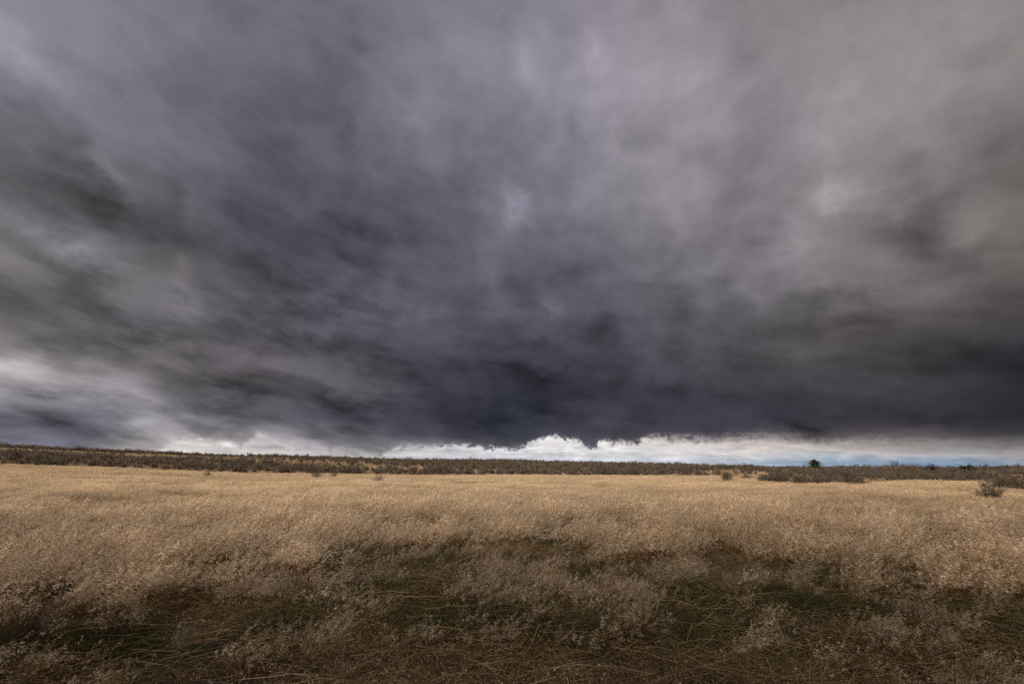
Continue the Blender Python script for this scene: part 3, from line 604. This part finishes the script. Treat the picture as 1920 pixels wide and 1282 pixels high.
scatter('sagebrush_cover', FAR, xr, yr, szr * 1.22, hs=rng.uniform(.75, 1.15, len(xr)), tint=rng.uniform(-.2, 1, len(xr)) ** 2, lift=-.03, label='dense brown sagebrush covering the rising ground beyond the field edge', cat='sagebrush')

def proper_shrub(name, px, py, w, h, seed, label, cat='shrub', mat=M_GREY, leaves=2200, leaf=.035, nbr=30, upright=0., sx=1.0, dist=None, group=None):
    X, Y = at(px, py) if dist is None else (ray(px, py)[0] / math.hypot(*ray(px, py)[:2]) * dist, ray(px, py)[1] / math.hypot(*ray(px, py)[:2]) * dist)
    e = bpy.data.objects.new(name, None); COL.objects.link(e); e.location = (X, Y, float(height(X, Y)) - .02); tag(e, label, cat, group)
    br, lf = shrub(seed, w, h, nbr=nbr, leaves=leaves, leaf=leaf, tw=.022 * w, upright=upright)
    link('branches', br.mesh('branches', M_TWIG), e)
    if leaves: link('foliage', lf.mesh('foliage', mat), e)
    return e
proper_shrub('sagebrush', 1862, 948, 1.15, .85, 301, 'large open sagebrush standing alone in the grass near the right edge', 'sagebrush', leaves=4200, leaf=.04)
proper_shrub('sagebrush', 1365, 906, 1.8, 1.25, 302, 'rounded dark sagebrush alone in the field, short of the belt', 'sagebrush', leaf=.06)
proper_shrub('sagebrush', 592, 900, 1.9, 1.2, 303, 'small grey sagebrush in the field, left of its smaller neighbour', 'sagebrush', leaves=900, leaf=.06)
proper_shrub('sagebrush', 624, 899, 1.5, .95, 304, 'smaller of the two grey bushes close together in the field', 'sagebrush', leaves=700, leaf=.06)
proper_shrub('sagebrush', 708, 912, 1.3, 1.0, 305, 'thin brown bush alone in the field left of the middle', 'sagebrush', leaves=500, leaf=.05)
proper_shrub('sagebrush', 388, 896, 1.0, .8, 312, 'tiny grey bush just in front of the sagebrush belt on the left', 'sagebrush', leaves=500, leaf=.06)
for k, (px, py, w, h) in enumerate([(1465, 904, 1.8, 1.35), (1500, 905, 2.2, 1.3), (1548, 906, 2.2, 1.4), (1590, 905, 1.9, 1.2)]):
    proper_shrub('sagebrush', px, py, w, h, 320 + k, ['dark sagebrush at the left end of the near clump before the lone tree', 'broad grey sagebrush second from the left in the near clump', 'broad grey sagebrush right of the middle in the near clump', 'pale sagebrush at the right end of the near clump'][k], 'sagebrush', leaf=.05, dist=47 + k * .8, group='near clump of sagebrush')
proper_shrub('sagebrush', 1740, 906, 1.2, .85, 331, 'sparse dark sagebrush low in the grass right of the near clump', 'sagebrush', leaves=700, leaf=.05)
proper_shrub('sagebrush', 1878, 908, 2.3, 1.35, 332, 'wide grey sagebrush behind the open one at the right edge', 'sagebrush', leaf=.05, dist=45)
proper_shrub('sagebrush', 1915, 906, 1.8, 1.3, 333, 'grey sagebrush cut by the right edge of the picture', 'sagebrush', leaf=.05, dist=44)
proper_shrub('green_shrub', 1746, 885, 2.6, 1.4, 334, 'dark green rounded shrub on the skyline right of the lone tree', 'shrub', mat=M_JUNI, leaf=.15, leaves=3600, dist=112)
proper_shrub('green_shrub', 1815, 886, 2.3, 1.45, 335, 'dark green pointed shrub on the skyline, further right', 'shrub', mat=M_JUNI, leaf=.15, leaves=3400, dist=105)
proper_shrub('green_shrub', 1548, 885, 2.2, 1.3, 336, 'low dark shrub at the foot of the lone tree', 'shrub', mat=M_JUNI, leaf=.12, leaves=1200, dist=118)

# the lone juniper on the skyline
def juniper(px, dist, H):
    d = ray(px, 880); k = dist / math.hypot(d[0], d[1]); X, Y = d[0] * k, d[1] * k
    e = bpy.data.objects.new('juniper_tree', None); COL.objects.link(e); e.location = (X, Y, float(height(X, Y))); tag(e, 'small dark juniper tree, the only tree, rising above the skyline', 'tree')
    g = np.random.default_rng(55); tr = Bag(); cr = Bag()
    def tube(P, r0, r1, bag):
        P = np.array(P); n = len(P); V = []
        for i, p in enumerate(P):
            rr_ = r0 + (r1 - r0) * i / (n - 1)
            for q in range(6): V.append(p + [rr_ * math.cos(q * 1.047), rr_ * math.sin(q * 1.047), 0])
        Fq = []
        for i in range(n - 1):
            for q in range(6):
                a0 = i * 6 + q; b0 = i * 6 + (q + 1) % 6; Fq += [(a0, b0, b0 + 6), (a0, b0 + 6, a0 + 6)]
        bag.add(np.array(V), np.array(Fq), .5, np.full(len(V), .5))
    tube([(0, 0, -.1), (.05, 0, H * .3), (-.03, .05, H * .6), (.04, 0, H * .95)], .14, .03, tr)
    for k_ in range(60):
        z = H * g.uniform(.12, .93); aa_ = g.uniform(0, 6.28); rad = (H * .48) * (1 - (z / H) ** 1.7) * g.uniform(.45, 1.25) + .08; rise = g.uniform(.5, 1.3)
        tip = np.array([math.cos(aa_) * rad, math.sin(aa_) * rad, z + rad * rise]); b = np.array([0, 0, z]); tube([b, (b + tip) / 2 - [0, 0, .03], tip], .03, .01, tr)
        for f in np.linspace(.35, 1.0, 4):
            c = b + (tip - b) * f; C = c + g.normal(0, .10, (22, 3)); bits(cr, C, .13, .4, np.array([[0, 0, .9]]), 1.0, g, .6)
    C = np.stack([g.normal(0, .07, 60), g.normal(0, .07, 60), H * g.uniform(.85, 1.08, 60)], 1); bits(cr, C, .12, .4, np.array([[0, 0, 1.]]), 1., g, .4)
    link('trunk', tr.mesh('trunk', M_BARK), e); link('crown', cr.mesh('crown', M_JUNI), e)
juniper(1529, 118, 2.8)

# dark bare shrub at the left edge, close to the camera
def bare_shrub(name, px, py, w, h, seed, label, leanx=.25, n=60, tw=.006, mat=M_TWIG, dist=None):
    X, Y = at(px, py); e = bpy.data.objects.new(name, None); COL.objects.link(e); e.location = (X, Y, float(height(X, Y)) - .02); tag(e, label, 'shrub')
    g = np.random.default_rng(seed); br = Bag(); tg = Bag()
    root = g.normal(0, .09 * w, (n, 3)); root[:, 2] = 0; a = g.uniform(0, 6.28, n); tl = np.abs(g.normal(0, .45, n)); d0 = unit(a, tl); d0[:, 0] += leanx; d0 /= np.linalg.norm(d0, axis=1)[:, None]
    L = h * g.uniform(.55, 1.1, n); P = curves(n, root, d0, L, g.normal(0, .1, (n, 3)), 6, g); ribbons(br, P, tw, .5, g, .3)
    m = n * 9; k = g.integers(0, n, m); t = g.integers(2, 6, m); dd = d0[k] + g.normal(0, .4, (m, 3)); Q = curves(m, P[k, t], dd / np.linalg.norm(dd, axis=1)[:, None], L[k] * g.uniform(.12, .35, m), g.normal(0, .1, (m, 3)), 3, g); ribbons(tg, Q, tw * .5, .7, g, .4)
    link('branches', br.mesh('branches', mat), e); link('twigs', tg.mesh('twigs', mat), e)
bare_shrub('bare_shrub', 15, 1238, .8, .62, 401, 'dark leafless shrub with slanting stems at the left edge of the verge', n=74, tw=.005)
bare_shrub('dead_shrub', 205, 1215, .35, .38, 402, 'small dark dead shrub standing by the bare soil on the left', leanx=.12, n=36, tw=.005)
bare_shrub('dead_shrub', 330, 1225, .35, .28, 403, 'low grey brittle shrub at the edge of the bare soil', leanx=.3, n=40, tw=.004, mat=M_PALE)

# seed-headed tussocks that stand out in the foreground
def tussock(px, py, h, w, seed, label, lean=.3, n=90, nb=26):
    X, Y = at(px, py); B = plume(seed, n=n, h=h, lean=lean, bsz=.018, spread=w, nb=nb)
    o = link('grass_tussock', B.mesh('grass_tussock', M_PLUME), loc=(X, Y, float(height(X, Y)) - .02), sc=1.12); tag(o, label, 'grass tussock')
tussock(520, 1150, .52, .13, 501, 'tall pale tussock with feathery heads left of the middle foreground', .1)
tussock(610, 1130, .44, .16, 502, 'pale ragged tussock just right of the tall feathery one', .25)
tussock(470, 1135, .36, .14, 503, 'low pale tussock leaning left of the tall feathery one', -.2)
tussock(868, 1140, .46, .22, 504, 'rounded tussock with a thatch of pale plumes in the middle foreground', .35, 150)
tussock(930, 1150, .34, .15, 505, 'short tussock drooping on the right of the rounded one', .5)
tussock(1235, 1120, .48, .2, 506, 'wind-bent golden tussock arching right, right of the middle', .75, 130)
tussock(1180, 1210, .46, .22, 507, 'brown upright tussock in front of the arching golden one', .2, 130)
tussock(1480, 1120, .42, .2, 508, 'grey plumed tussock between two dark green hollows', .45, 120)
tussock(1655, 1235, .40, .22, 509, 'rounded brown tussock in the lower right', .2, 140)
tussock(1010, 1115, .36, .16, 510, 'thin brown tussock in the green hollow right of the middle', .2)
tussock(760, 1230, .28, .14, 511, 'low brown tussock near the bottom edge, left of the middle', .2, 60, 14)
tussock(1440, 1235, .34, .18, 512, 'dark brown tussock near the bottom edge, right of the middle', .25, 90, 14)

# dry forbs with pale branching heads
def forb(px, py, h, seed, label, lean=0.0):
    X, Y = at(px, py); g = np.random.default_rng(seed); st = Bag(); hd = Bag(); e = bpy.data.objects.new('dry_forb', None); COL.objects.link(e); e.location = (X, Y, float(height(X, Y)) - .01); tag(e, label, 'dry plant')
    n = 3; root = g.normal(0, .01, (n, 3)); d0 = unit(g.uniform(0, 6.28, n), g.uniform(0, .3, n)); P = curves(n, root, d0, h * g.uniform(.7, 1, n), g.normal(0, .12, (n, 3)) + [lean, 0, -.05], 6, g); ribbons(st, P, .005, .6, g, .5)
    m = 26; k = g.integers(0, n, m); t = g.integers(3, 7, m); dd = unit(g.uniform(0, 6.28, m), g.uniform(.2, 1.1, m)); Q = curves(m, P[k, t], dd, h * g.uniform(.08, .2, m), g.normal(0, .1, (m, 3)), 3, g); ribbons(st, Q, .0032, 1., g, .6)
    C = np.repeat(Q[:, 3], 6, 0) + g.normal(0, .006, (m * 6, 3)); bits(hd, C, .011, .6, np.array([[0, 0, .3]]), 2., g, 1.)
    link('stem', st.mesh('stem', M_PALE), e); link('seed_head', hd.mesh('seed_head', M_PALE), e)
forb(330, 1235, .26, 601, 'pale dry forb with branching heads beside the bare soil')
forb(985, 1215, .3, 602, 'thin dry forb dotted with whitish seeds in the middle foreground', .1)
forb(745, 1160, .24, 603, 'pale knotted dry forb left of the thin dotted one', .3)
forb(1770, 1270, .22, 604, 'pale dry forb in the lower right corner')
forb(640, 1278, .16, 605, 'small whitish dry forb at the bottom edge')
forb(1520, 1215, .22, 606, 'grey dry forb among the brown tussocks at right', .2)
forb(520, 1225, .3, 607, 'dry forb with curled pale heads under the feathery tussock')

# fallen stalks one can single out
def twig(pts, r, label, name='fallen_stalk', mat=M_PALE):
    W3 = []
    for px, py, up in pts:
        X, Y = at(px, py, up); W3.append(np.array([X, Y, float(height(X, Y)) + up]))
    W3 = np.array(W3); T_ = np.linspace(0, len(W3) - 1, 16); P = np.stack([np.interp(T_, range(len(W3)), W3[:, q]) for q in range(3)], 1)
    P[1:-1] = (P[:-2] + P[1:-1] * 2 + P[2:]) / 4; V = []; Fq = []; T = np.gradient(P, axis=0)
    for i, p in enumerate(P):
        t = T[i] / np.linalg.norm(T[i]); s = np.cross(t, [0, 0, 1]); s /= np.linalg.norm(s); u = np.cross(s, t); q_ = r * (1 - .6 * i / 15)
        for q in range(5): V.append(p + q_ * (s * math.cos(q * 1.2566) + u * math.sin(q * 1.2566)))
    for i in range(15):
        for q in range(5):
            a0 = i * 5 + q; b0 = i * 5 + (q + 1) % 5; Fq += [(a0, b0, b0 + 5), (a0, b0 + 5, a0 + 5)]
    B = Bag(); B.add(np.array(V), np.array(Fq), .8, np.full(len(V), .6)); o = link(name, B.mesh(name, mat)); tag(o, label, 'stalk')
twig([(518, 1213, .02), (560, 1200, .08), (600, 1185, .12), (680, 1182, .1)], .0045, 'long tan stalk lying slantwise in front of the feathery tussock')
twig([(940, 1200, .12), (958, 1215, .08), (972, 1233, .02)], .004, 'short bleached stalk bent down in the middle foreground')
twig([(982, 1278, .02), (984, 1255, .12), (981, 1240, .2)], .004, 'short broken upright stem at the bottom edge')
twig([(300, 1130, .05), (325, 1060, .45), (350, 1030, .5)], .003, 'thin pale stem curving up over the brown grass on the left')
twig([(150, 1256, .01), (180, 1262, .03), (208, 1276, .01)], .004, 'pale stalk lying across the bare soil')
twig([(360, 1140, .02), (385, 1115, .12), (405, 1090, .25)], .003, 'straight yellow stem slanting right in the green hollow')
twig([(1065, 1255, .02), (1058, 1225, .12), (1040, 1190, .22)], .003, 'thin curved stem near the bottom edge, right of the middle')
twig([(1280, 1205, .04), (1240, 1185, .2), (1190, 1165, .2)], .003, 'thin dark stem leaning left among the brown tussocks', mat=M_TWIG)

# stones on the bare soil
import bmesh
def stone(px, py, s, seed, label):
    X, Y = at(px, py); bm = bmesh.new(); bmesh.ops.create_icosphere(bm, subdivisions=2, radius=s); g = random.Random(seed)
    ph = [g.uniform(0, 6) for _ in range(6)]
    for v in bm.verts:
        f = 1 + .18 * math.sin(v.co.x / s * 2.3 + ph[0]) + .16 * math.sin(v.co.y / s * 3.1 + ph[1]) + .1 * math.sin(v.co.z / s * 4 + ph[2]); v.co *= f; v.co.z *= .55
    me = bpy.data.meshes.new('stone'); bm.to_mesh(me); bm.free(); me.materials.append(M_ROCK)
    tag(link('stone', me, loc=(X, Y, float(height(X, Y)) + s * .2), rz=g.uniform(0, 6)), label, 'stone', 'small stones on the bare soil')
for k, (px, py, s, lb) in enumerate([(85, 1276, .022, 'tan pebble on the bare soil at the very bottom'), (36, 1231, .02, 'flat pale stone near the left edge of the bare soil'),
        (272, 1246, .014, 'light pebble at the far side of the bare soil'), (254, 1238, .011, 'tiny pebble behind the light one on the bare soil'), (15, 1279, .016, 'dark pebble in the bottom left corner'), (345, 1268, .012, 'brown pebble at the right end of the bare soil')]):
    stone(px, py, s, 700 + k, lb)
